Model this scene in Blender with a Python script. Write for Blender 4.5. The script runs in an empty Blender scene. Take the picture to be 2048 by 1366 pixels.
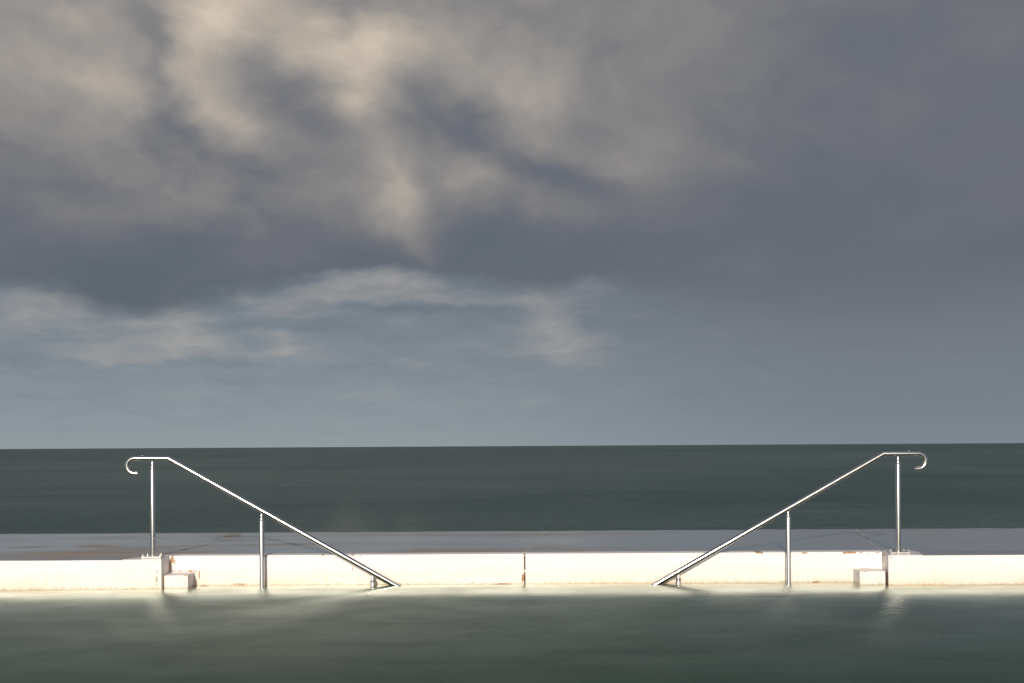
import bpy, bmesh, math, random
from mathutils import Vector, noise as mnoise

random.seed(7)
scene = bpy.context.scene
C = scene.collection

# ------------------------------------------------------------------ constants
F = 2400.0            # focal length in photo pixels (2048 wide)
CAM_H = 1.40          # eye height above the pool water (z = 0)
ROLL = 0.00586        # slight roll of the camera
Y_RAIL = 12.045        # plane of the handrails
Y_PIER = 11.86        # front of the projecting walls
Y_REC = 12.13         # front of the recessed wall
Y_BACK = 12.30        # where the walls meet the deck slabs
Y_FAR = 15.36         # seaward edge of the deck
Z_DECK = 0.312
SUN_EL = math.radians(20.0)
SUN_AZ = math.radians(180.0 + 7.0)     # measured clockwise from +Y: behind the camera, a little to its left

SUN_DIR = Vector((math.sin(SUN_AZ) * math.cos(SUN_EL), math.cos(SUN_AZ) * math.cos(SUN_EL), math.sin(SUN_EL)))

def world_xz(px, py, y):
    """direction measured in the photo, met at depth y -> world x, z"""
    dx, dy = px - 1024.0, py - 892.0
    a, b = dx - ROLL * dy, dy + ROLL * dx
    return a * y / F, CAM_H - b * y / F

def lin(r, g, b):
    def f(c):
        c /= 255.0
        return c / 12.92 if c <= 0.04045 else ((c + 0.055) / 1.055) ** 2.4
    return (f(r), f(g), f(b), 1.0)

# ------------------------------------------------------------------ camera
cam_data = bpy.data.cameras.new("camera")
cam_data.sensor_width = 36.0
cam_data.lens = F / 2048.0 * 36.0
cam_data.shift_y = (892.0 - 683.0) / 2048.0
cam_data.clip_start = 0.1
cam_data.clip_end = 200000.0
cam = bpy.data.objects.new("camera", cam_data)
C.objects.link(cam)
cam.location = (0.0, 0.0, CAM_H)
cam.rotation_mode = 'XYZ'
cam.rotation_euler = (math.radians(90.0), -ROLL, 0.0)
from mathutils import Matrix
cam.matrix_world = (Matrix.Translation((0, 0, CAM_H)) @ Matrix.Rotation(math.radians(90.0), 4, 'X')
                    @ Matrix.Rotation(-ROLL, 4, 'Z'))
scene.camera = cam

# ------------------------------------------------------------------ node helpers
class NT:
    def __init__(self, tree):
        self.t = tree
        self.n = tree.nodes
        self.l = tree.links
    def node(self, kind, **kw):
        nd = self.n.new(kind)
        for k, v in kw.items():
            setattr(nd, k, v)
        return nd
    def put(self, sock, v):
        if isinstance(v, bpy.types.NodeSocket):
            self.l.new(v, sock)
        else:
            sock.default_value = v
    def math(self, op, a, b=None, c=None, clamp=False):
        nd = self.node('ShaderNodeMath', operation=op, use_clamp=clamp)
        self.put(nd.inputs[0], a)
        if b is not None: self.put(nd.inputs[1], b)
        if c is not None: self.put(nd.inputs[2], c)
        return nd.outputs[0]
    def vmath(self, op, a, b=None, scale=None):
        nd = self.node('ShaderNodeVectorMath', operation=op)
        self.put(nd.inputs[0], a)
        if b is not None: self.put(nd.inputs[1], b)
        if scale is not None: self.put(nd.inputs['Scale'], scale)
        return nd.outputs['Value'] if op in ('DOT_PRODUCT', 'LENGTH') else nd.outputs[0]
    def mapping(self, v, loc=(0, 0, 0), rot=(0, 0, 0), scale=(1, 1, 1), kind='POINT'):
        nd = self.node('ShaderNodeMapping', vector_type=kind)
        self.put(nd.inputs['Vector'], v)
        nd.inputs['Location'].default_value = loc
        nd.inputs['Rotation'].default_value = rot
        nd.inputs['Scale'].default_value = scale
        return nd.outputs[0]
    def noise(self, v, scale, detail=3.0, rough=0.5, dist=0.0, color=False):
        nd = self.node('ShaderNodeTexNoise')
        self.put(nd.inputs['Vector'], v)
        nd.inputs['Scale'].default_value = scale
        nd.inputs['Detail'].default_value = detail
        nd.inputs['Roughness'].default_value = rough
        nd.inputs['Distortion'].default_value = dist
        return nd.outputs['Color'] if color else nd.outputs[0]
    def ramp(self, f, stops, interp='EASE'):
        nd = self.node('ShaderNodeValToRGB')
        cr = nd.color_ramp
        cr.interpolation = interp
        while len(cr.elements) > 1:
            cr.elements.remove(cr.elements[-1])
        cr.elements[0].position, cr.elements[0].color = stops[0]
        for p, c in stops[1:]:
            e = cr.elements.new(p)
            e.color = c
        self.put(nd.inputs[0], f)
        return nd.outputs[0]
    def smooth(self, v, lo, hi, a=0.0, b=1.0):
        nd = self.node('ShaderNodeMapRange', interpolation_type='SMOOTHSTEP')
        self.put(nd.inputs['Value'], v)
        nd.inputs['From Min'].default_value = lo
        nd.inputs['From Max'].default_value = hi
        nd.inputs['To Min'].default_value = a
        nd.inputs['To Max'].default_value = b
        return nd.outputs['Result']
    def mix(self, f, a, b, blend='MIX'):
        nd = self.node('ShaderNodeMix', data_type='RGBA', blend_type=blend)
        self.put(nd.inputs['Factor'], f)
        self.put(nd.inputs['A'], a)
        self.put(nd.inputs['B'], b)
        return nd.outputs['Result']
    def mixf(self, f, a, b):
        nd = self.node('ShaderNodeMix', data_type='FLOAT')
        self.put(nd.inputs['Factor'], f)
        self.put(nd.inputs['A'], a)
        self.put(nd.inputs['B'], b)
        return nd.outputs['Result']
    def blob(self, v, loc, size, rot=0.0):
        """soft gaussian patch in the coordinates v"""
        m = self.mapping(v, loc=loc, rot=(0, 0, rot), scale=size, kind='TEXTURE')
        d = self.vmath('DOT_PRODUCT', m, m)
        return self.math('POWER', 0.36788, d)
    def field(self, v, blobs, start=None):
        """sum of soft patches; the running sum rides along in z (divided away) so the nodes evaluate one after another"""
        sp = self.node('ShaderNodeSeparateXYZ')
        self.put(sp.inputs[0], v)
        acc = start if start is not None else 0.0
        for loc, size, rot, amp in blobs:
            cb = self.node('ShaderNodeCombineXYZ')
            self.put(cb.inputs[0], sp.outputs[0])
            self.put(cb.inputs[1], sp.outputs[1])
            self.put(cb.inputs[2], acc)
            g = self.blob(cb.outputs[0], (loc[0], loc[1], 0.0), (size[0], size[1], 1e5), rot)
            acc = self.math('MULTIPLY_ADD', g, amp, acc)
        return acc

# ------------------------------------------------------------------ sky (world)
world = bpy.data.worlds.new("World")
scene.world = world
world.use_nodes = True
W = NT(world.node_tree)
W.n.clear()
coord = W.node('ShaderNodeTexCoord')
sep = W.node('ShaderNodeSeparateXYZ')
W.l.new(coord.outputs['Generated'], sep.inputs[0])
az = W.math('ARCTAN2', sep.outputs[0], sep.outputs[1])
el = W.math('ARCSINE', sep.outputs[2])
cmb = W.node('ShaderNodeCombineXYZ')
W.l.new(az, cmb.inputs[0]); W.l.new(el, cmb.inputs[1])
uv = cmb.outputs[0]
direction = coord.outputs['Generated']

def sky_dir(px, py):
    dx, dy = px - 1024.0, py - 892.0
    a, b = (dx - ROLL * dy) / F, -(dy + ROLL * dx) / F
    return math.atan(a), math.atan(b / math.sqrt(1 + a * a))

def clouds(rows):
    out = []
    for x, y, rx, ry, rot, amp in rows:
        u, v = sky_dir(x, y)
        out.append(((u, v, 0.0), (rx / F, ry / F, 1.0), math.radians(rot), amp))
    return out

# wind-drawn domain warp, so that cloud edges fray
dir_st = W.mapping(direction, scale=(1.0, 1.0, 1.5))
w1 = W.vmath('SUBTRACT', W.noise(dir_st, 7.0, 2.0, 0.5, color=True), (0.5, 0.5, 0.5))
w2 = W.vmath('SUBTRACT', W.noise(dir_st, 24.0, 4.0, 0.58, color=True), (0.5, 0.5, 0.5))
w1 = W.vmath('MULTIPLY', w1, (0.032, 0.026, 0.0))
w2 = W.vmath('MULTIPLY', w2, (0.030, 0.024, 0.0))
uvw = W.vmath('ADD', W.vmath('ADD', uv, w1), w2)
uvl = W.vmath('ADD', uv, W.vmath('SCALE', w2, scale=0.9))

# upper cloud deck: brightness field
upper = clouds([
    # broad lit cloud bank
    (330, 50, 740, 360, 0, 0.44), (850, 90, 480, 280, 0, 0.14), (1250, 180, 320, 260, 0, 0.10),
    (800, 400, 260, 120, 0, 0.06),
    # lit folds
    (400, 95, 62, 130, -18, 0.348), (490, 25, 150, 60, 0, 0.155), (150, 25, 140, 50, 0, 0.097),
    (250, 160, 80, 50, 0, 0.097), (725, 125, 75, 66, 10, 0.271), (600, 60, 150, 60, -15, 0.078),
    (700, 215, 60, 60, -20, 0.251), (755, 310, 60, 45, -40, 0.194), (800, 370, 34, 50, 20, 0.194),
    (815, 445, 66, 48, -20, 0.30), (850, 500, 50, 30, -40, 0.12), (770, 430, 40, 40, 0, 0.08), (900, 135, 150, 50, -8, 0.116),
    (1035, 210, 55, 80, 0, 0.116), (1290, 310, 100, 60, 0, 0.126), (1020, 385, 170, 34, -14, 0.116),
    (465, 250, 80, 26, -32, 0.175), (230, 290, 170, 60, -20, 0.078), (70, 190, 90, 120, 0, 0.078),
    (1450, 120, 420, 260, 0, 0.067),
    (260, 455, 420, 80, 0, -0.12), (620, 470, 200, 60, 0, -0.05),
    # shadowed folds
    (280, 40, 60, 45, 0, -0.251), (338, 88, 26, 44, 30, -0.329), (318, 150, 26, 50, 10, -0.271),
    (365, 242, 62, 28, -35, -0.290), (325, 290, 40, 60, 0, -0.175), (430, 300, 90, 40, -30, -0.194),
    (530, 160, 110, 46, -22, -0.194), (630, 245, 110, 36, -18, -0.290), (682, 55, 26, 40, 0, -0.194),
    (830, 245, 90, 55, 0, -0.212), (960, 275, 120, 60, -25, -0.251), (1090, 345, 130, 36, -25, -0.175),
    (970, 195, 60, 36, 0, -0.116), (120, 200, 110, 70, -30, -0.097), (40, 440, 110, 60, 20, -0.078),
    (240, 415, 100, 40, -10, -0.097), (120, 330, 60, 40, -40, -0.078), (740, 505, 70, 34, 0, -0.155),
    (1080, 500, 300, 60, 0, -0.194), (300, 560, 420, 60, 0, -0.155), (880, 10, 260, 44, 0, -0.097), (950, 470, 90, 40, 0, -0.136),
    (1600, 400, 500, 260, 0, -0.067), (720, 610, 900, 60, 0, -0.145),
])
n_big = W.math('SUBTRACT', W.noise(uvw, 6.0, 3.0, 0.5), 0.5)
n_str = W.math('SUBTRACT', W.noise(W.mapping(uvw, rot=(0, 0, math.radians(25)), scale=(13.0, 24.0, 1.0)), 1.0, 5.0, 0.58), 0.5)
L = W.field(uvw, upper, start=0.07)
# heaped relief: thickness of the cloud against its thickness a little towards the light
rp = W.mapping(uvw, rot=(0, 0, math.radians(14)), scale=(7.0, 10.0, 1.0))
r_a = W.noise(rp, 1.0, 5.0, 0.52, 0.5)
r_b = W.noise(W.vmath('ADD', rp, (-0.16, 0.20, 0.0)), 1.0, 5.0, 0.52, 0.5)
relief = W.math('SUBTRACT', r_b, r_a)
bank = W.blob(uv, (sky_dir(500, 150)[0], sky_dir(500, 150)[1], 0), (1000 / F, 420 / F, 1))
L = W.math('MULTIPLY_ADD', n_big, W.math('MULTIPLY_ADD', bank, 0.28, 0.16), L)
L = W.math('MULTIPLY_ADD', n_str, W.math('MULTIPLY_ADD', bank, 0.20, 0.08), L)
L = W.math('MULTIPLY_ADD', relief, W.math('MULTIPLY_ADD', bank, 0.95, 0.16), L)
up_stops = [(-0.16, (94, 103, 113)), (0.0, (101, 108, 118)), (0.10, (109, 112, 121)), (0.22, (121, 122, 126)), (0.38, (137, 135, 135)),
            (0.55, (155, 150, 146)), (0.75, (180, 170, 159)), (1.0, (212, 199, 182))]
up_col = W.ramp(W.math('DIVIDE', W.math('ADD', L, 0.16), 1.16), [((p + 0.16) / 1.16, lin(*c)) for p, c in up_stops], 'LINEAR')

# low sky under the bank: clear blue-grey air with small flat clouds
sky_tex = W.node('ShaderNodeTexSky', sky_type='NISHITA', sun_disc=False)
sky_tex.sun_elevation = SUN_EL
sky_tex.sun_rotation = SUN_AZ
sky_tex.air_density = 1.0
sky_tex.dust_density = 2.0
nishita = W.vmath('SCALE', sky_tex.outputs[0], scale=0.075)
low_l = W.ramp(W.math('DIVIDE', el, 0.16), [(0.0, lin(147, 158, 163)), (0.16, lin(139, 151, 159)), (0.45, lin(125, 136, 146)),
                                           (0.75, lin(117, 126, 136)), (1.0, lin(111, 119, 129))], 'LINEAR')
low_r = W.ramp(W.math('DIVIDE', el, 0.16), [(0.0, lin(126, 138, 147)), (0.16, lin(120, 130, 140)), (0.5, lin(113, 120, 130)),
                                           (0.85, lin(108, 113, 124)), (1.0, lin(105, 110, 121))], 'LINEAR')
lr = W.smooth(az, -0.12, 0.30)
low_base = W.mix(lr, low_l, low_r)
low_base = W.mix(0.05, low_base, nishita)
low_rows = clouds([
    (350, 665, 90, 44.2, -6, 0.506), (390, 705, 130, 26, 0, 0.276), (572, 690, 36, 41.6, 0, 0.313), (590, 712, 70, 18.2, 0, 0.239),
    (40, 625, 70, 33.8, 0, 0.368), (150, 622, 66, 44.2, -15, 0.368), (205, 716, 80, 26, 0, 0.313), (730, 566, 90, 33.8, 8, 0.405),
    (850, 580, 80, 28, -14, 0.32), (620, 600, 120, 31.2, 10, 0.313), (1000, 605, 80, 18, 0, 0.24), (1105, 640, 50, 65, 25, 0.386),
    (1140, 690, 120, 31.2, 0, 0.313), (510, 597, 46, 15.6, -10, 0.276), (860, 690, 60, 18.2, -20, 0.129), (700, 790, 60, 13, 0, 0.129),
    (810, 725, 40, 13, -15, 0.147), (1030, 805, 140, 10.4, 0, 0.11), (1180, 570, 60, 39, 0, 0.129), (1080, 590, 40, 13, -30, 0.129),
    (860, 620, 200, 9, 0, -0.34), (570, 655, 170, 9, -2, -0.26), (300, 732, 200, 8, 0, -0.12), (480, 728, 140, 7, 0, -0.14),
    (1180, 652, 50, 14, -20, -0.2), (120, 752, 130, 9, 0, -0.1), (640, 560, 60, 12, 10, -0.2),
])
n_low = W.math('SUBTRACT', W.noise(W.mapping(uvl, scale=(16.0, 80.0, 1.0)), 1.0, 5.0, 0.58), 0.5)
wl = W.field(uvl, low_rows, start=0.0)
n_lf = W.noise(W.mapping(uvl, rot=(0, 0, -0.1), scale=(34.0, 110.0, 1.0)), 1.0, 5.0, 0.6, 0.4)
wl = W.math('MULTIPLY', wl, W.smooth(n_lf, 0.26, 0.74, 0.68, 1.22))
wl = W.math('MULTIPLY_ADD', n_low, W.smooth(az, 0.35, -0.2, 0.30, 0.95), wl)
low_fade = W.smooth(el, -0.01, 0.045)
wl = W.math('MULTIPLY', wl, low_fade)
wl_pos = W.math('MAXIMUM', W.math('MULTIPLY_ADD', wl, 1.0, -0.03), 0.0, clamp=True)
low_col = W.mix(wl_pos, low_base, lin(176, 171, 166))
low_col = W.mix(W.math('MULTIPLY', W.math('MINIMUM', wl, 0.0), -1.0, clamp=True), low_col, lin(84, 97, 112))
# ragged lower edge of the bank
edge = clouds([(275, 620, 150, 60, 0, 0.022), (60, 600, 120, 40, 0, -0.004), (780, 560, 190, 50, 0, -0.024),
               (520, 600, 70, 24, 0, -0.003), (1190, 570, 80, 40, 0, -0.012)])
e2 = W.field(uvl, edge, start=W.vmath('DOT_PRODUCT', uvl, (0.0, 1.0, 0.0)))
soft_r = W.smooth(az, 0.02, 0.22)
m_l = W.smooth(e2, 0.116, 0.136)
m_r = W.smooth(e2, 0.070, 0.175)
m = W.mixf(soft_r, m_l, m_r)
bg_low = W.node('ShaderNodeBackground')
W.l.new(low_col, bg_low.inputs['Color'])
bg_up = W.node('ShaderNodeBackground')
open_sky = W.smooth(W.vmath('DOT_PRODUCT', direction, tuple(SUN_DIR)), -0.05, 0.75)
broken = W.smooth(W.math('MULTIPLY_ADD', n_big, 0.5, open_sky), 0.15, 0.75)
up_all = W.mix(broken, up_col, nishita)
W.l.new(up_all, bg_up.inputs['Color'])
mixs = W.node('ShaderNodeMixShader')
W.l.new(m, mixs.inputs[0])
W.l.new(bg_low.outputs[0], mixs.inputs[1])
W.l.new(bg_up.outputs[0], mixs.inputs[2])
wo = W.node('ShaderNodeOutputWorld')
W.l.new(mixs.outputs[0], wo.inputs[0])

# ------------------------------------------------------------------ sun
sun_data = bpy.data.lights.new("sun", 'SUN')
sun_data.energy = 3.5
sun_data.angle = math.radians(0.5)
sun_data.color = (1.0, 0.875, 0.78)
sun = bpy.data.objects.new("sun", sun_data)
C.objects.link(sun)
sd = SUN_DIR
sun.rotation_mode = 'QUATERNION'
sun.rotation_quaternion = sd.to_track_quat('Z', 'Y')
sun.location = (0, 0, 30)

scene.cycles.use_adaptive_sampling = True
scene.cycles.adaptive_threshold = 0.015
scene.cycles.adaptive_min_samples = 12
world.cycles.sampling_method = 'MANUAL'
world.cycles.sample_map_resolution = 256
vs = scene.view_settings
vs.view_transform = 'Standard'
vs.look = 'None'
vs.exposure = 0.0
vs.gamma = 1.0
vs.use_curve_mapping = False

# ------------------------------------------------------------------ materials
def material(name):
    m = bpy.data.materials.new(name)
    m.use_nodes = True
    t = NT(m.node_tree)
    bsdf = t.n['Principled BSDF']
    return m, t, bsdf

def position(t):
    return t.node('ShaderNodeNewGeometry').outputs['Position']

def bump(t, h, strength, dist, bsdf, prev=None):
    nd = t.node('ShaderNodeBump')
    t.put(nd.inputs['Height'], h)
    nd.inputs['Strength'].default_value = strength
    nd.inputs['Distance'].default_value = dist
    if prev is not None:
        t.l.new(prev, nd.inputs['Normal'])
    if bsdf is not None:
        t.l.new(nd.outputs[0], bsdf.inputs['Normal'])
    return nd.outputs[0]

def marks(rows, y):
    """stains and chips on a wall face at depth y: (x, y in the photo, half sizes in pixels, rotation, strength)"""
    out = []
    for px, py, rx, ry, rot, amp in rows:
        x, z = world_xz(px, py, y)
        out.append(((x, z, 0.0), (rx * y / F, ry * y / F, 1.0), math.radians(rot), amp))
    return out

def white_paint(name, rows, algae=1.0):
    m, t, b = material(name)
    p = position(t)
    sp = t.node('ShaderNodeSeparateXYZ'); t.l.new(p, sp.inputs[0])
    xz = t.node('ShaderNodeCombineXYZ')
    t.l.new(sp.outputs[0], xz.inputs[0]); t.l.new(sp.outputs[2], xz.inputs[1])
    z = sp.outputs[2]
    n_soft = t.noise(t.mapping(p, scale=(1.6, 1.6, 5.0)), 1.0, 4.0, 0.6)
    n_fine = t.noise(p, 38.0, 5.0, 0.65)
    n_run = t.noise(t.mapping(p, scale=(22.0, 22.0, 2.2)), 1.0, 4.0, 0.6)
    # cream bloom of algae towards the water
    low = t.smooth(z, 0.24, 0.0)
    cream = t.math('MULTIPLY', low, t.math('MULTIPLY_ADD', n_soft, 1.6, -0.25, clamp=True), clamp=True)
    col = t.mix(t.math('MULTIPLY', cream, algae), (0.78, 0.758, 0.735, 1), (0.77, 0.64, 0.50, 1))
    col = t.mix(t.math('MULTIPLY', t.smooth(n_run, 0.52, 0.75), t.math('MULTIPLY', low, 0.5)), col, (0.66, 0.50, 0.31, 1))
    # tide line
    tide = t.math('MULTIPLY', t.smooth(z, 0.045, 0.0), t.smooth(n_fine, 0.42, 0.62))
    col = t.mix(t.math('MULTIPLY', tide, 0.75), col, (0.45, 0.30, 0.13, 1))
    line = t.smooth(z, 0.016, 0.002)
    col = t.mix(t.math('MULTIPLY', line, 0.6), col, (0.40, 0.32, 0.18, 1))
    # grime specks
    speck = t.smooth(t.noise(p, 60.0, 2.0, 0.5), 0.735, 0.77)
    col = t.mix(t.math('MULTIPLY', speck, 0.5), col, (0.35, 0.22, 0.12, 1))
    # rust runs and chips
    jag = t.vmath('SCALE', t.vmath('SUBTRACT', t.noise(p, 55.0, 3.0, 0.6, color=True), (0.5, 0.5, 0.5)), scale=0.03)
    f = t.field(t.vmath('ADD', xz.outputs[0], jag), marks(*rows), start=0.0)
    f = t.math('MULTIPLY', f, t.math('MULTIPLY_ADD', n_fine, 1.6, 0.1))
    col = t.mix(t.smooth(f, 0.25, 0.6), col, (0.33, 0.17, 0.065, 1))
    t.l.new(col, b.inputs['Base Color'])
    wet = t.smooth(z, 0.12, 0.02)
    t.put(b.inputs['Roughness'], t.mixf(wet, t.math('MULTIPLY_ADD', n_soft, 0.25, 0.40), 0.28))
    h = t.math('MULTIPLY_ADD', n_fine, 0.5, t.math('MULTIPLY', t.noise(p, 9.0, 4.0, 0.55), 1.0))
    bump(t, h, 0.35, 0.008, b)
    return m

M_REC = white_paint("white_paint_recess", ([
    (345, 1118, 2.5, 9, 0, 1.0), (350, 1124, 2, 8, 0, 0.8), (341, 1130, 2, 14, 0, 0.9), (398.5, 1150, 1.4, 10, -4, 1.1),
    (356, 1142, 14, 1.2, 0, 0.9), (384, 1142, 10, 1.6, 0, 1.0), (408, 1172, 8, 1.6, 0, 1.3), (480, 1169, 22, 4, 0, 0.6),
    (1632, 1165, 7, 2.4, 0, 1.2), (1005, 1168, 18, 1.5, 0, 1.2), (1045.5, 1156, 2.2, 8, 0, 1.5), (705, 1137, 0.9, 5, 0, 1.2),
    (705, 1110.5, 3, 1.2, 0, 1.3), (721, 1111.5, 3, 1.0, 20, 1.2), (532, 1112, 3.5, 1.2, 0, 1.4), (645, 1110.5, 4, 0.8, 0, 1.0),
    (1516, 1105.5, 5, 1.6, 0, 1.3), (1524, 1106, 2, 2.4, 0, 1.3), (1608, 1106, 6, 1.2, 0, 1.2), (1703, 1105.5, 9, 1.6, 0, 1.5),
    (1690, 1106, 5, 1.4, 0, 1.3), (1722, 1105.5, 3, 1.0, 0, 1.2), (1736, 1106.3, 2.5, 0.9, 0, 1.2), (1755, 1105.5, 5, 1.4, 0, 1.1),
    (1730, 1136.5, 14, 0.9, 0, 0.9),
], Y_REC))
M_PIER = white_paint("white_paint_projecting_wall", ([
    (314, 1143, 1.0, 2.0, 0, 1.3), (313.5, 1155, 1.2, 3.0, 0, 1.2), (313, 1161, 1.2, 4, 20, 1.2), (313.5, 1169, 1.2, 1.6, 0, 1.2),
    (96, 1120.6, 3, 0.9, 0, 1.1), (1782, 1114.5, 2.2, 0.9, 0, 1.3), (1842, 1171, 8, 1.0, 0, 1.2), (330, 1131, 12, 24, 0, 0.16),
], Y_PIER))
M_STEP = white_paint("white_paint_step", ([
    (370.5, 1165, 1.2, 1.8, 0, 1.3), (370.5, 1170, 1.0, 1.2, 0, 1.2), (370, 1151, 2.0, 0.8, 0, 1.1), 
    (1716, 1166, 4, 10, 0, 0.25), (325, 1165, 1.8, 16, 0, 0.35), (1731, 1143, 2.0, 0.7, 0, 1.1),
], 11.90), 0.35)

def deck_material():
    m, t, b = material("wet_concrete_deck")
    p = position(t)
    n_streak = t.noise(t.mapping(p, rot=(0, 0, math.radians(4)), scale=(0.45, 3.2, 1.0)), 1.0, 5.0, 0.6, 0.4)
    n_big = t.noise(t.mapping(p, scale=(0.35, 0.8, 1.0)), 1.0, 3.0, 0.5)
    n_fine = t.noise(t.mapping(p, scale=(14.0, 5.0, 8.0)), 1.0, 5.0, 0.7)
    broom = t.noise(t.mapping(p, rot=(0, 0, math.radians(12)), scale=(90.0, 3.0, 1.0)), 1.0, 3.0, 0.6)
    dry = t.math('MULTIPLY_ADD', n_streak, 0.62, t.math('MULTIPLY', n_big, 0.55))
    # dry islands and the trodden strip behind the walls
    spots = []
    for px, py, rx, ry, rot, amp in [(190, 1092, 36, 2.2, 2, 0.55), (62, 1094.5, 34, 1.8, 2, 0.45), (465, 1071, 18, 2.2, 12, 0.30),
                                     (130, 1109, 100, 4.0, 1, 0.20), (880, 1103, 120, 2.2, 0, 0.22), (1100, 1093, 40, 4, 0, 0.12),
                                     (560, 1070, 200, 4, 0, 0.10), (30, 1081, 40, 1.2, 0, 0.2), (1720, 1100, 60, 2.2, 0, 0.18),
                                     (1620, 1085, 300, 14, 0, -0.10), (1200, 1082, 200, 9, 0, -0.08), (1000, 1068, 260, 3.5, 0, 0.12),
                                     (1930, 1082, 40, 5, 0, 0.10), (372, 1099.5, 9, 1.5, 10, 0.3), (1960, 1105, 60, 5, 0, 0.05)]:
        dx, dy = px - 1024.0, py - 892.0
        a, bb = dx - ROLL * dy, dy + ROLL * dx
        y = (CAM_H - Z_DECK) * F / bb
        spots.append(((a * y / F, y, 0), (rx * y / F, ry * y * y / (F * (CAM_H - Z_DECK)), 1), math.radians(rot), amp))
    flat = t.mapping(p, scale=(1, 1, 0))
    jag = t.vmath('MULTIPLY', t.vmath('SUBTRACT', t.noise(p, 5.0, 4.0, 0.6, color=True), (0.5, 0.5, 0.5)), (0.35, 0.22, 0.0))
    dry = t.field(t.vmath('ADD', flat, jag), spots, start=dry)
    dryf = t.smooth(dry, 0.56, 0.78)
    wet_col = t.mix(n_fine, (0.235, 0.245, 0.240, 1), (0.305, 0.312, 0.300, 1))
    dry_col = t.mix(n_fine, (0.25, 0.215, 0.18, 1), (0.34, 0.30, 0.255, 1))
    col = t.mix(dryf, wet_col, dry_col)
    pit = t.smooth(t.noise(t.mapping(p, scale=(16, 6, 1)), 1.0, 1.0), 0.76, 0.80)
    col = t.mix(t.math('MULTIPLY', pit, 0.8), col, (0.02, 0.016, 0.012, 1))
    t.l.new(col, b.inputs['Base Color'])
    t.put(b.inputs['Roughness'], t.mixf(dryf, t.math('MULTIPLY_ADD', n_fine, 0.14, 0.22), 0.42))
    b.inputs['IOR'].default_value = 1.5
    t.put(b.inputs['Coat Weight'], t.mixf(dryf, 1.0, 0.0))
    t.put(b.inputs['Coat Roughness'], t.math('MULTIPLY_ADD', n_streak, 0.16, 0.06))
    b.inputs['Coat IOR'].default_value = 1.7
    h = t.math('MULTIPLY_ADD', broom, 0.5, n_fine)
    n1 = bump(t, h, 0.10, 0.004, None)
    bump(t, n_streak, 0.08, 0.01, b, n1)
    return m
M_DECK = deck_material()

def pad_material():
    m, t, b = material("white_paint_wet_pad")
    p = position(t)
    n = t.noise(p, 14.0, 4.0, 0.6)
    col = t.mix(t.smooth(n, 0.45, 0.75), (0.76, 0.745, 0.72, 1), (0.62, 0.575, 0.52, 1))
    t.l.new(col, b.inputs['Base Color'])
    t.put(b.inputs['Roughness'], t.math('MULTIPLY_ADD', n, 0.2, 0.12))
    bump(t, n, 0.15, 0.004, b)
    return m
M_PAD = pad_material()

def simple(name, c0, c1, scale, rough, metallic=0.0, bs=0.2):
    m, t, b = material(name)
    p = position(t)
    n = t.noise(p, scale, 5.0, 0.65)
    t.l.new(t.mix(t.smooth(n, 0.35, 0.65), c0, c1), b.inputs['Base Color'])
    b.inputs['Roughness'].default_value = rough
    b.inputs['Metallic'].default_value = metallic
    bump(t, n, bs, 0.006, b)
    return m
M_GROUT = simple("brown_joint_rubble", (0.035, 0.020, 0.010, 1), (0.16, 0.085, 0.035, 1), 45.0, 0.9, 0.0, 0.8)
M_SEAL = simple("pale_joint_sealant", (0.46, 0.45, 0.44, 1), (0.58, 0.57, 0.55, 1), 12.0, 0.3)
M_CORE = simple("raw_concrete", (0.16, 0.14, 0.12, 1), (0.26, 0.23, 0.20, 1), 6.0, 0.8)

def steel(name, rough):
    m, t, b = material(name)
    p = position(t)
    n = t.noise(t.mapping(p, scale=(60.0, 60.0, 14.0)), 1.0, 4.0, 0.6)
    tea = t.smooth(t.noise(p, 22.0, 4.0, 0.6), 0.58, 0.72)
    t.l.new(t.mix(t.math('MULTIPLY', tea, 0.35), (0.66, 0.645, 0.625, 1), (0.40, 0.30, 0.21, 1)), b.inputs['Base Color'])
    b.inputs['Metallic'].default_value = 1.0
    t.put(b.inputs['Roughness'], t.math('MULTIPLY_ADD', n, 0.10, rough))
    return m
M_STEEL = steel("brushed_stainless_steel", 0.19)
M_BOLT = steel("stained_steel_bolt", 0.28)
M_PLATE = steel("dull_steel_plate", 0.40)

def sea_material():
    m, t, b = material("sea_water")
    p = position(t)
    n1 = t.noise(t.mapping(p, scale=(0.026, 0.030, 1.0)), 1.0, 10.0, 0.72, 0.3)
    n2 = t.noise(t.mapping(p, rot=(0, 0, 0.3), scale=(0.004, 0.0022, 1.0)), 1.0, 3.0, 0.55)
    f = t.math('MULTIPLY_ADD', n2, 0.25, t.math('MULTIPLY', n1, 0.8))
    col = t.mix(t.smooth(f, 0.37, 0.69), (0.044, 0.082, 0.078, 1), (0.094, 0.140, 0.131, 1))
    n3 = t.noise(t.mapping(p, scale=(0.022, 0.012, 1.0)), 1.0, 7.0, 0.66)
    col = t.mix(t.math('MULTIPLY', t.smooth(n3, 0.66, 0.80), 0.30), col, (0.36, 0.37, 0.36, 1))
    t.l.new(col, b.inputs['Base Color'])
    b.inputs['IOR'].default_value = 1.33
    b.inputs['Specular IOR Level'].default_value = 0.32
    t.put(b.inputs['Roughness'], t.math('MULTIPLY_ADD', n1, 0.15, 0.45))
    bump(t, n1, 0.7, 1.6, b)
    return m
M_SEA = sea_material()

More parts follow.
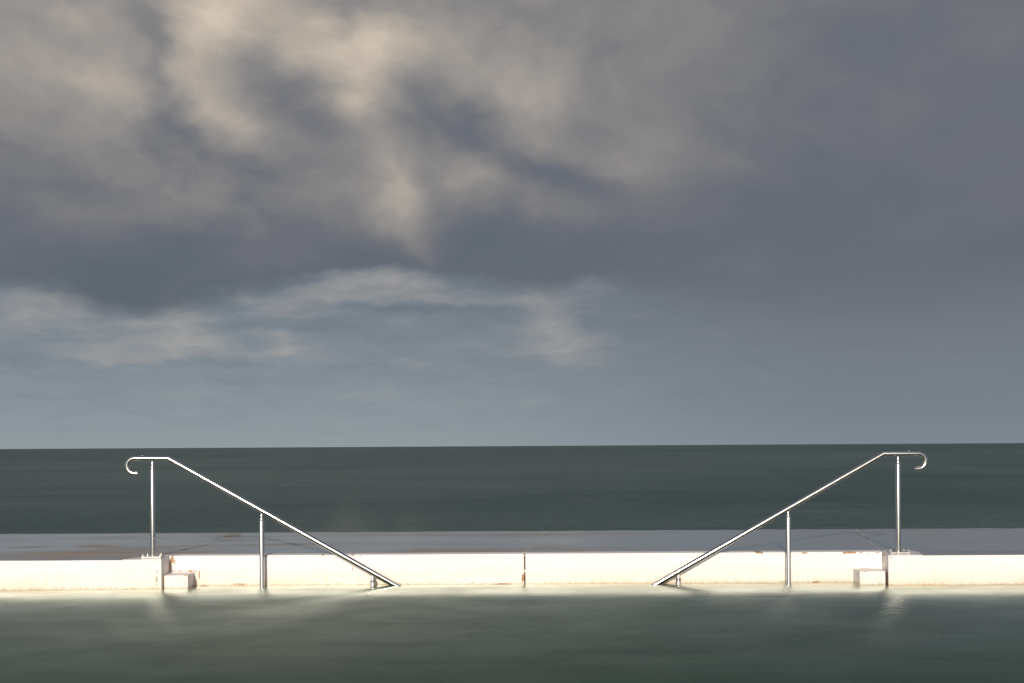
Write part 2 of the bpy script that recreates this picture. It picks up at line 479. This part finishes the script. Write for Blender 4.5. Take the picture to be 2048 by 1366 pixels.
def pool_material():
    """murky green water whose wavelets are far finer than can be told apart: a rough reflecting surface over a dull body"""
    m, t, b = material("pool_water")
    p = position(t)
    n1 = t.noise(t.mapping(p, scale=(0.5, 1.5, 1.0)), 1.0, 4.0, 0.55, 0.5)
    n2 = t.noise(t.mapping(p, scale=(2.2, 7.0, 1.0)), 1.0, 3.0, 0.55)
    col = t.mix(t.smooth(n1, 0.30, 0.72), (0.024, 0.050, 0.036, 1), (0.036, 0.067, 0.049, 1))
    bp = bump(t, t.math('MULTIPLY_ADD', n2, 0.15, n1), 0.06, 0.06, None)
    # the wind leans the wavelets: their steeper faces look back along the pool
    bp = t.vmath('NORMALIZE', t.vmath('ADD', bp, (0.0, -0.112, 0.0)))
    dif = t.node('ShaderNodeBsdfDiffuse'); t.l.new(col, dif.inputs['Color']); t.l.new(bp, dif.inputs['Normal'])
    glo = t.node('ShaderNodeBsdfGlossy', distribution='BECKMANN')
    glo.inputs['Color'].default_value = (0.91, 0.99, 0.90, 1)
    glo.inputs['Anisotropy'].default_value = 0.48
    tg = t.node('ShaderNodeCombineXYZ'); tg.inputs[1].default_value = 1.0
    t.l.new(tg.outputs[0], glo.inputs['Tangent'])
    t.put(glo.inputs['Roughness'], t.math('MULTIPLY_ADD', n1, 0.08, 0.245))
    t.l.new(bp, glo.inputs['Normal'])
    fr = t.node('ShaderNodeFresnel'); fr.inputs['IOR'].default_value = 1.33
    mx = t.node('ShaderNodeMixShader')
    n3 = t.noise(t.mapping(p, scale=(1.1, 1.5, 1.0)), 1.0, 5.0, 0.58, 0.5)
    refl = t.math('MULTIPLY', t.math('POWER', fr.outputs[0], 3.2), 6.9)
    t.l.new(t.math('MULTIPLY', refl, t.smooth(n3, 0.28, 0.72, 0.80, 1.14), clamp=True), mx.inputs[0])
    t.l.new(dif.outputs[0], mx.inputs[1]); t.l.new(glo.outputs[0], mx.inputs[2])
    t.l.new(mx.outputs[0], t.n['Material Output'].inputs[0])
    t.n.remove(b)
    return m
M_POOL = pool_material()

# ------------------------------------------------------------------ mesh helpers
def link(name, me, mats, parent=None, smooth=False):
    o = bpy.data.objects.new(name, me)
    for mt in (mats if isinstance(mats, (list, tuple)) else [mats]):
        me.materials.append(mt)
    C.objects.link(o)
    if parent is not None:
        o.parent = parent
        o.matrix_parent_inverse = Matrix.Translation(-parent.location)
    if smooth:
        for f in me.polygons:
            f.use_smooth = True
    return o

def from_bm(name, bm):
    me = bpy.data.meshes.new(name)
    bmesh.ops.recalc_face_normals(bm, faces=bm.faces[:])
    bm.to_mesh(me)
    bm.free()
    return me

def box_bm(x0, x1, y0, y1, z0, z1, bevel=0.0, seg=2):
    bm = bmesh.new()
    bmesh.ops.create_cube(bm, size=1.0)
    for v in bm.verts:
        v.co = Vector((x0 + (v.co.x + 0.5) * (x1 - x0), y0 + (v.co.y + 0.5) * (y1 - y0), z0 + (v.co.z + 0.5) * (z1 - z0)))
    if bevel:
        bmesh.ops.bevel(bm, geom=bm.edges[:], offset=bevel, segments=seg, profile=0.5, affect='EDGES')
    return bm

def tag(o, label, cat, group=None):
    o['label'] = label
    o['category'] = cat
    if group:
        o['group'] = group
    return o

def empty(name, loc):
    o = bpy.data.objects.new(name, None)
    o.empty_display_size = 0.2
    C.objects.link(o)
    o.location = loc
    return o

def extrude_x(profile, left, right, step=0.10, wob=0.0015, seed=0.0, top_mat_from=None):
    """a wall: closed (y, z) profile swept along x, its ends given by x = left(y, z) and right(y, z), cast edges a little uneven"""
    xm0, xm1 = left(*profile[0]), right(*profile[0])
    n = max(2, int(abs(xm1 - xm0) / step))
    verts, faces, mi = [], [], []
    k = len(profile)
    for i in range(n + 1):
        f = i / n
        for j, (y, z) in enumerate(profile):
            x = left(y, z) * (1 - f) + right(y, z) * f
            q = Vector((x * 2.3 + seed, y * 3 + j * 0.15, z * 4))
            d = mnoise.noise(q) * wob + mnoise.noise(q * 6.0) * wob * 0.5
            verts.append((x, y + d, z + d * 0.7))
    for i in range(n):
        for j in range(k):
            a, b = i * k + j, i * k + (j + 1) % k
            faces.append((a, b, b + k, a + k))
            mi.append(1 if top_mat_from and top_mat_from[0] <= j < top_mat_from[1] else 0)
    faces.append(tuple(range(k)))
    faces.append(tuple(range(n * k + k - 1, n * k - 1, -1)))
    mi += [0, 0]
    me = bpy.data.meshes.new("wall")
    me.from_pydata(verts, [], faces)
    for p_, q_ in zip(me.polygons, mi):
        p_.material_index = q_
    bm = bmesh.new(); bm.from_mesh(me)
    bmesh.ops.recalc_face_normals(bm, faces=bm.faces[:])
    bm.to_mesh(me); bm.free()
    return me

def wall_profile(yf, yb, z_front, z_back, zb=-0.9, r=0.010, rows=26):
    pts = [(yb, zb), (yf, zb)]
    for i in range(rows + 1):
        pts.append((yf, -0.05 + (z_front - r + 0.05) * i / rows))
    for a in (30, 60, 90):
        ar = math.radians(a)
        pts.append((yf + r - r * math.cos(ar), z_front - r + r * math.sin(ar)))
    n_top = len(pts) - 1
    for i in range(1, 6):
        f = i / 5
        pts.append((yf + r + (yb - yf - r) * f, z_front + (z_back - z_front) * f))
    return pts, (n_top, len(pts) - 1)

# ------------------------------------------------------------------ sea and pool
def sheet(name, x0, x1, y0, y1, z, nx, ny, mat):
    verts = [(x0 + (x1 - x0) * i / nx, y0 + (y1 - y0) * j / ny, z) for j in range(ny + 1) for i in range(nx + 1)]
    faces = [(j * (nx + 1) + i, j * (nx + 1) + i + 1, (j + 1) * (nx + 1) + i + 1, (j + 1) * (nx + 1) + i)
             for j in range(ny) for i in range(nx)]
    me = bpy.data.meshes.new(name)
    me.from_pydata(verts, [], faces)
    o = link(name, me, mat)
    o['kind'] = 'structure'
    return o
sea = sheet("sea", -60000, 60000, -60000, 60000, -1.15, 40, 40, M_SEA)

pool = sheet("pool_water", -16, 16, -18, 12.20, 0.0, 20, 20, M_POOL)

# ------------------------------------------------------------------ promenade deck of cast slabs
deck_core = link("promenade", from_bm("promenade", box_bm(-16, 16, 12.34, 15.28, -2.2, 0.24)), M_CORE)
deck_core['kind'] = 'structure'
joints = [(-16.0, -16.0), (-10.6, -10.7), (-7.05, -7.02), (-3.468, -3.455), (0.122, 0.425), (3.762, 4.40), (7.35, 8.05), (11.0, 11.9), (16.0, 16.0)]
for i in range(len(joints) - 1):
    g = 0.004 if i in (2, 3) else 0.009
    (an, af), (bn, bf) = joints[i], joints[i + 1]
    nx = 34
    ys = [Y_BACK + 0.003, Y_BACK + 0.02] + [Y_BACK + 0.02 + (Y_FAR - 0.02 - Y_BACK - 0.02) * k / 8 for k in range(1, 9)] + [Y_FAR]
    verts, faces = [], []
    for j, y in enumerate(ys):
        f = (y - Y_BACK) / (Y_FAR - Y_BACK)
        xa, xb = an + (af - an) * f + g, bn + (bf - bn) * f - g
        for k in range(nx + 1):
            x = xa + (xb - xa) * k / nx
            yy, zz = y, Z_DECK
            if j == len(ys) - 1:
                zz -= 0.012 + 0.005 * mnoise.noise(Vector((x * 3.1, i, 0)))
                yy += 0.012 * mnoise.noise(Vector((x * 2.0, 4.0 + i, 0)))
            elif j == len(ys) - 2:
                zz += 0.007 * mnoise.noise(Vector((x * 2.6, i, 3.0))) + 0.004 * mnoise.noise(Vector((x * 11.0, i, 3.0)))
            elif j == 0:
                zz -= 0.004
            else:
                zz += 0.0025 * mnoise.noise(Vector((x * 0.8, y * 0.8, i * 5.0)))
            verts.append((x, yy, zz))
    nj = len(ys)
    for j in range(nj - 1):
        for k in range(nx):
            a = j * (nx + 1) + k
            faces.append((a, a + 1, a + nx + 2, a + nx + 1))
    # skirt
    ring = [k for k in range(nx + 1)] + [j * (nx + 1) + nx for j in range(1, nj)] + [(nj - 1) * (nx + 1) + k for k in range(nx - 1, -1, -1)] + [j * (nx + 1) for j in range(nj - 2, 0, -1)]
    base = len(verts)
    for r_ in ring:
        v = verts[r_]
        verts.append((v[0], v[1], 0.245))
    for q in range(len(ring)):
        a, b = ring[q], ring[(q + 1) % len(ring)]
        faces.append((b, a, base + q, base + (q + 1) % len(ring)))
    me = bpy.data.meshes.new("slab")
    me.from_pydata(verts, [], faces)
    link("slab", me, M_DECK, deck_core)
    if i > 0:
        bm = bmesh.new()
        zt, gg = Z_DECK - 0.002, g + 0.004
        lo = [bm.verts.new(c) for c in ((an - gg, Y_BACK + .006, .25), (an + gg, Y_BACK + .006, .25), (af + gg, Y_FAR - .02, .25), (af - gg, Y_FAR - .02, .25))]
        hi = [bm.verts.new((v.co.x, v.co.y, zt)) for v in lo]
        bm.faces.new(lo); bm.faces.new(hi)
        for q in range(4):
            bm.faces.new((lo[q], lo[(q + 1) % 4], hi[(q + 1) % 4], hi[q]))
        link("joint_filler", from_bm("joint_filler", bm), M_SEAL, deck_core)

# ------------------------------------------------------------------ walls of the pool
X_L = -3.473
def x_right_pier(y, z=0):
    f = (y - Y_PIER) / (Y_REC - Y_PIER)
    return 3.714 + 0.038 * min(max(f, 0.0), 1.0)

prof_p, top_p = wall_profile(Y_PIER, Y_BACK, 0.294, 0.309)
prof_r, top_r = wall_profile(Y_REC, Y_BACK, 0.310, Z_DECK)

def jagged(x0, amp, seed):
    def f(y, z):
        near = 1.0 if y < Y_REC + 0.012 else 0.25
        return x0 + near * amp * (mnoise.noise(Vector((z * 26.0, seed, 0))) + 0.7 * mnoise.noise(Vector((z * 70.0, seed + 9, 0))))
    return f

wl_ = empty("pool_wall", (-9.7, 12.08, -0.9))
tag(wl_, "white painted concrete pool wall projecting left of the left handrail", "wall")
link("wall_body", extrude_x(prof_p, lambda y, z: -16.0, lambda y, z: X_L, 0.12, 0.002, 1.0, top_p), [M_PIER, M_DECK], wl_)
wr_ = empty("pool_wall", (9.8, 12.08, -0.9))
tag(wr_, "white painted concrete pool wall projecting right of the right handrail", "wall")
link("wall_body", extrude_x(prof_p, lambda y, z: x_right_pier(y), lambda y, z: 16.0, 0.12, 0.002, 5.0, top_p), [M_PIER, M_DECK], wr_)

def pad(poly, parent):
    """white painted patch on a projecting wall's top, a thin coat"""
    bm = bmesh.new()
    def zt(y): return 0.294 + 0.015 * (y - Y_PIER - 0.01) / (Y_BACK - Y_PIER - 0.01)
    lo = [bm.verts.new((x, y, zt(y) - 0.004)) for x, y in poly]
    hi = [bm.verts.new((x, y, zt(y) + 0.0035)) for x, y in poly]
    bm.faces.new(hi); bm.faces.new(lo)
    n = len(poly)
    for q in range(n):
        bm.faces.new((lo[q], lo[(q + 1) % n], hi[(q + 1) % n], hi[q]))
    link("painted_pad", from_bm("painted_pad", bm), M_PAD, parent)
pad([(-3.86, Y_PIER + .014), (X_L - .004, Y_PIER + .014), (X_L - .004, 12.285), (-3.70, 12.285), (-3.745, 12.12)], wl_)
pad([(x_right_pier(Y_PIER) + .004, Y_PIER + .014), (4.06, Y_PIER + .014), (4.10, 12.12), (4.06, 12.285), (3.758, 12.285), (x_right_pier(Y_REC) + .004, Y_REC)], wr_)

rc = empty("recessed_pool_wall", (0.13, 12.2, -0.9))
tag(rc, "long white recessed concrete wall between the two handrails, split by a brown vertical crack", "wall")
link("wall_panel", extrude_x(prof_r, lambda y, z: X_L + 0.003, jagged(0.112, 0.006, 1.0), 0.10, 0.0018, 11.0), M_REC, rc)
link("wall_panel", extrude_x(prof_r, jagged(0.130, 0.0045, 5.0), jagged(3.735, 0.005, 8.0), 0.10, 0.0018, 17.0), M_REC, rc)
for x0, x1 in ((0.100, 0.142), (3.722, 3.750)):
    o = link("joint_filler", from_bm("joint_filler", box_bm(x0, x1, Y_REC + 0.020, Y_BACK - 0.01, -0.8, 0.300)), M_GROUT, rc)
    o['label'] = "crumbling brown joint filler in the open crack"
# mortar plugs that bridge the crack
for zc, h in ((0.135, 0.010), (0.292, 0.004)):
    bm = box_bm(0.106, 0.138, Y_REC + 0.003, Y_REC + 0.04, zc - h, zc + h, 0.003, 1)
    link("mortar_plug", from_bm("mortar_plug", bm), M_REC, rc)

# ------------------------------------------------------------------ corner step blocks
def step(x0, x1, label):
    e = empty("step_block", ((x0 + x1) / 2, 12.0, -0.9))
    tag(e, label, "step", "step blocks in the corners of the recess")
    pr, tp = wall_profile(11.895, Y_REC - 0.003, 0.137, 0.142, r=0.006, rows=14)
    link("block", extrude_x(pr, lambda y, z: x0, lambda y, z: x1, 0.05, 0.0016, x0), M_STEP, e)
    return e
sl = step(X_L + 0.022, -3.222, "white concrete step block with rust stained side, below the left handrail's base plate")
sr = step(3.440, 3.692, "white concrete step block below the right handrail's base plate, beside a dark crack")
for parent, x0, x1 in ((sl, X_L + 0.002, X_L + 0.0215), (sr, 3.6925, 3.7115)):
    o = link("joint_filler", from_bm("joint_filler", box_bm(x0, x1, 11.93, Y_REC - 0.005, -0.8, 0.126)), M_GROUT if parent is sr else M_STEP, parent)

# ------------------------------------------------------------------ handrails
def tube(path, radius, seg=20, caps=True):
    """round bar along a polyline, mitred at the corners"""
    verts, faces = [], []
    n = len(path)
    pts = [Vector(p) for p in path]
    for i, p in enumerate(pts):
        d0 = (pts[i] - pts[i - 1]).normalized() if i > 0 else None
        d1 = (pts[i + 1] - pts[i]).normalized() if i < n - 1 else None
        d = (d0 or d1) if (d0 is None or d1 is None) else (d0 + d1).normalized()
        side = Vector((0, 1, 0))
        if abs(d.y) > 0.9:
            side = Vector((1, 0, 0))
        up = d.cross(side).normalized()
        side = up.cross(d).normalized()
        st = 1.0 if (d0 is None or d1 is None) else 1.0 / max(0.3, d.dot(d0))
        for k in range(seg):
            a = 2 * math.pi * k / seg
            verts.append(p + side * math.cos(a) * radius + up * math.sin(a) * radius * st)
    for i in range(n - 1):
        for k in range(seg):
            a, b = i * seg + k, i * seg + (k + 1) % seg
            faces.append((a, b, b + seg, a + seg))
    if caps:
        faces.append(tuple(range(seg - 1, -1, -1)))
        faces.append(tuple(range((n - 1) * seg, n * seg)))
    me = bpy.data.meshes.new("tube")
    me.from_pydata([tuple(v) for v in verts], [], faces)
    bm = bmesh.new(); bm.from_mesh(me)
    bmesh.ops.recalc_face_normals(bm, faces=bm.faces[:])
    for f in bm.faces:
        f.smooth = len(f.verts) == 4
    bm.to_mesh(me); bm.free()
    return me

def lathe(profile, x, y, seg=24):
    verts, faces = [], []
    for r, z in profile:
        for k in range(seg):
            a = 2 * math.pi * k / seg
            verts.append((x + r * math.cos(a), y + r * math.sin(a), z))
    for i in range(len(profile) - 1):
        for k in range(seg):
            a, b = i * seg + k, i * seg + (k + 1) % seg
            faces.append((a, b, b + seg, a + seg))
    faces.append(tuple(range(seg - 1, -1, -1)))
    faces.append(tuple(range((len(profile) - 1) * seg, len(profile) * seg)))
    me = bpy.data.meshes.new("lathe")
    me.from_pydata(verts, [], faces)
    for f in me.polygons:
        f.use_smooth = len(f.vertices) == 4
    return me

R_RAIL, R_POST, R_NECK = 0.0265, 0.0250, 0.0128

def sharpen(o, ang=35):
    me = o.data
    bm = bmesh.new(); bm.from_mesh(me)
    for e in bm.edges:
        if len(e.link_faces) == 2 and e.calc_face_angle(0) > math.radians(ang):
            e.smooth = False
    bm.to_mesh(me); bm.free()

def handrail(sgn, kink, arc_c, arc_r, tip, water, posts, plate_x, label):
    Y = Y_RAIL
    def P(q): return world_xz(q[0], q[1], Y)
    kx, kz = P(kink)
    cx, cz = P(arc_c)
    r = arc_r * Y / F
    tx, tz = P(tip)
    wx, wz = P(water)
    root = empty("handrail", (P(posts[0])[0], Y, 0.30))
    tag(root, label, "handrail", "stainless handrails at the pool steps")
    path = []
    # hook: from its free tip round to the straight top
    path.append((tx, Y, cz - r))
    for i in range(0, 17):
        a = math.radians(-90 - 180 * i / 16)
        path.append((cx + sgn * r * math.cos(a) * 1.0, Y, cz + r * math.sin(a)))
    path.append((kx, Y, kz))
    dx, dz = wx - kx, wz - kz
    ext = 1.32
    path.append((kx + dx * ext, Y, kz + dz * ext))
    o = link("rail", tube(path, R_RAIL, 28), M_STEEL, root)
    sharpen(o, 20)
    def rail_z(x):
        if (x - kx) * sgn > 0:
            return kz + dz * (x - kx) / dx
        return kz
    plate_top = 0.3165
    for i, (px, py) in enumerate(posts):
        x, ztop = P((px, py))
        z0 = plate_top if i == 0 else -0.85
        po = link("post", lathe([(R_POST, z0), (R_POST, ztop - 0.006), (R_POST - 0.0015, ztop - 0.002), (R_POST - 0.005, ztop), (0.004, ztop + 0.0008)], x, Y), M_STEEL, root)
        sharpen(po)
        zr = rail_z(x) - R_RAIL * 0.75
        nk = link("neck", lathe([(R_NECK + 0.004, ztop), (R_NECK, ztop + 0.006), (R_NECK, zr)], x, Y, 18), M_STEEL, po)
        sharpen(nk)
        co = link("collar", lathe([(R_POST + 0.0008, ztop - 0.030), (R_POST + 0.0025, ztop - 0.028), (R_POST + 0.0025, ztop - 0.012), (R_POST + 0.0008, ztop - 0.010)], x, Y), M_STEEL, po)
        sharpen(co)
        if i == 0:
            pl = link("base_plate", from_bm("base_plate", box_bm(x - 0.098, x + 0.098, Y - 0.072, Y + 0.072, 0.3030, plate_top, 0.003, 2)), M_PLATE, root)
            for bx, by in ((-0.068, 0.045), (0.068, 0.045), (-0.086, -0.048), (0.086, -0.048)):
                X, YY = x + bx, Y + by
                bo = link("bolt", lathe([(0.012, plate_top), (0.012, plate_top + 0.009), (0.0065, plate_top + 0.010), (0.0065, plate_top + 0.026), (0.004, plate_top + 0.029)], X, YY, 6), M_BOLT, pl)
                for f in bo.data.polygons:
                    f.use_smooth = False
    # small screw head on top of the straight part
    sx = kx - sgn * 0.26
    link("screw", lathe([(0.0055, kz + R_RAIL - 0.002), (0.0055, kz + R_RAIL + 0.007), (0.003, kz + R_RAIL + 0.010)], sx, Y, 10), M_BOLT, root)
    return root

handrail(1, (337, 917), (269.5, 932), 15.2, (276, 947), (791, 1170.4), [(305, 933), (523.3, 1036), (745.5, 1158)], 0,
         "stainless steel handrail with hooked end running down to the right, on the left")
handrail(-1, (1766.4, 907.8), (1835.5, 922.5), 15.3, (1828.8, 938), (1313, 1168), [(1795.7, 922.5), (1576.3, 1029), (1356.8, 1155)], 0,
         "stainless steel handrail with hooked end running down to the left, on the right")

# ------------------------------------------------------------------ spray drifting up where a wave broke against the seaward side
def spray():
    m = bpy.data.materials.new("sea_spray")
    m.use_nodes = True
    t = NT(m.node_tree)
    t.n.clear()
    p = position(t)
    x0, x1, y0, y1, z0, z1 = -4.6, 0.6, 15.6, 19.6, -1.14, 1.3
    d = t.mapping(p, loc=(-2.1, 17.6, -0.9), scale=(1.5, 1.2, 1.25), kind='TEXTURE')
    fall = t.math('POWER', 0.36788, t.vmath('DOT_PRODUCT', d, d))
    n = t.smooth(t.noise(t.mapping(p, rot=(0, 0.5, 0), scale=(1.1, 0.8, 0.55)), 1.0, 3.0, 0.6), 0.38, 0.72)
    ex = t.math('MULTIPLY', t.math('MAXIMUM', t.math('SUBTRACT', fall, 0.12), 0.0), n)
    v = t.node('ShaderNodeVolumePrincipled')
    v.inputs['Color'].default_value = (0.92, 0.92, 0.9, 1)
    t.put(v.inputs['Density'], t.math('MULTIPLY', ex, 0.32))
    out = t.node('ShaderNodeOutputMaterial')
    t.l.new(v.outputs[0], out.inputs['Volume'])
    o = link("spray", from_bm("spray", box_bm(x0, x1, y0, y1, z0, z1)), m)
    o['kind'] = 'stuff'
    o['label'] = "faint pale sea spray hanging behind the deck left of centre"
    o['category'] = "spray"
spray()
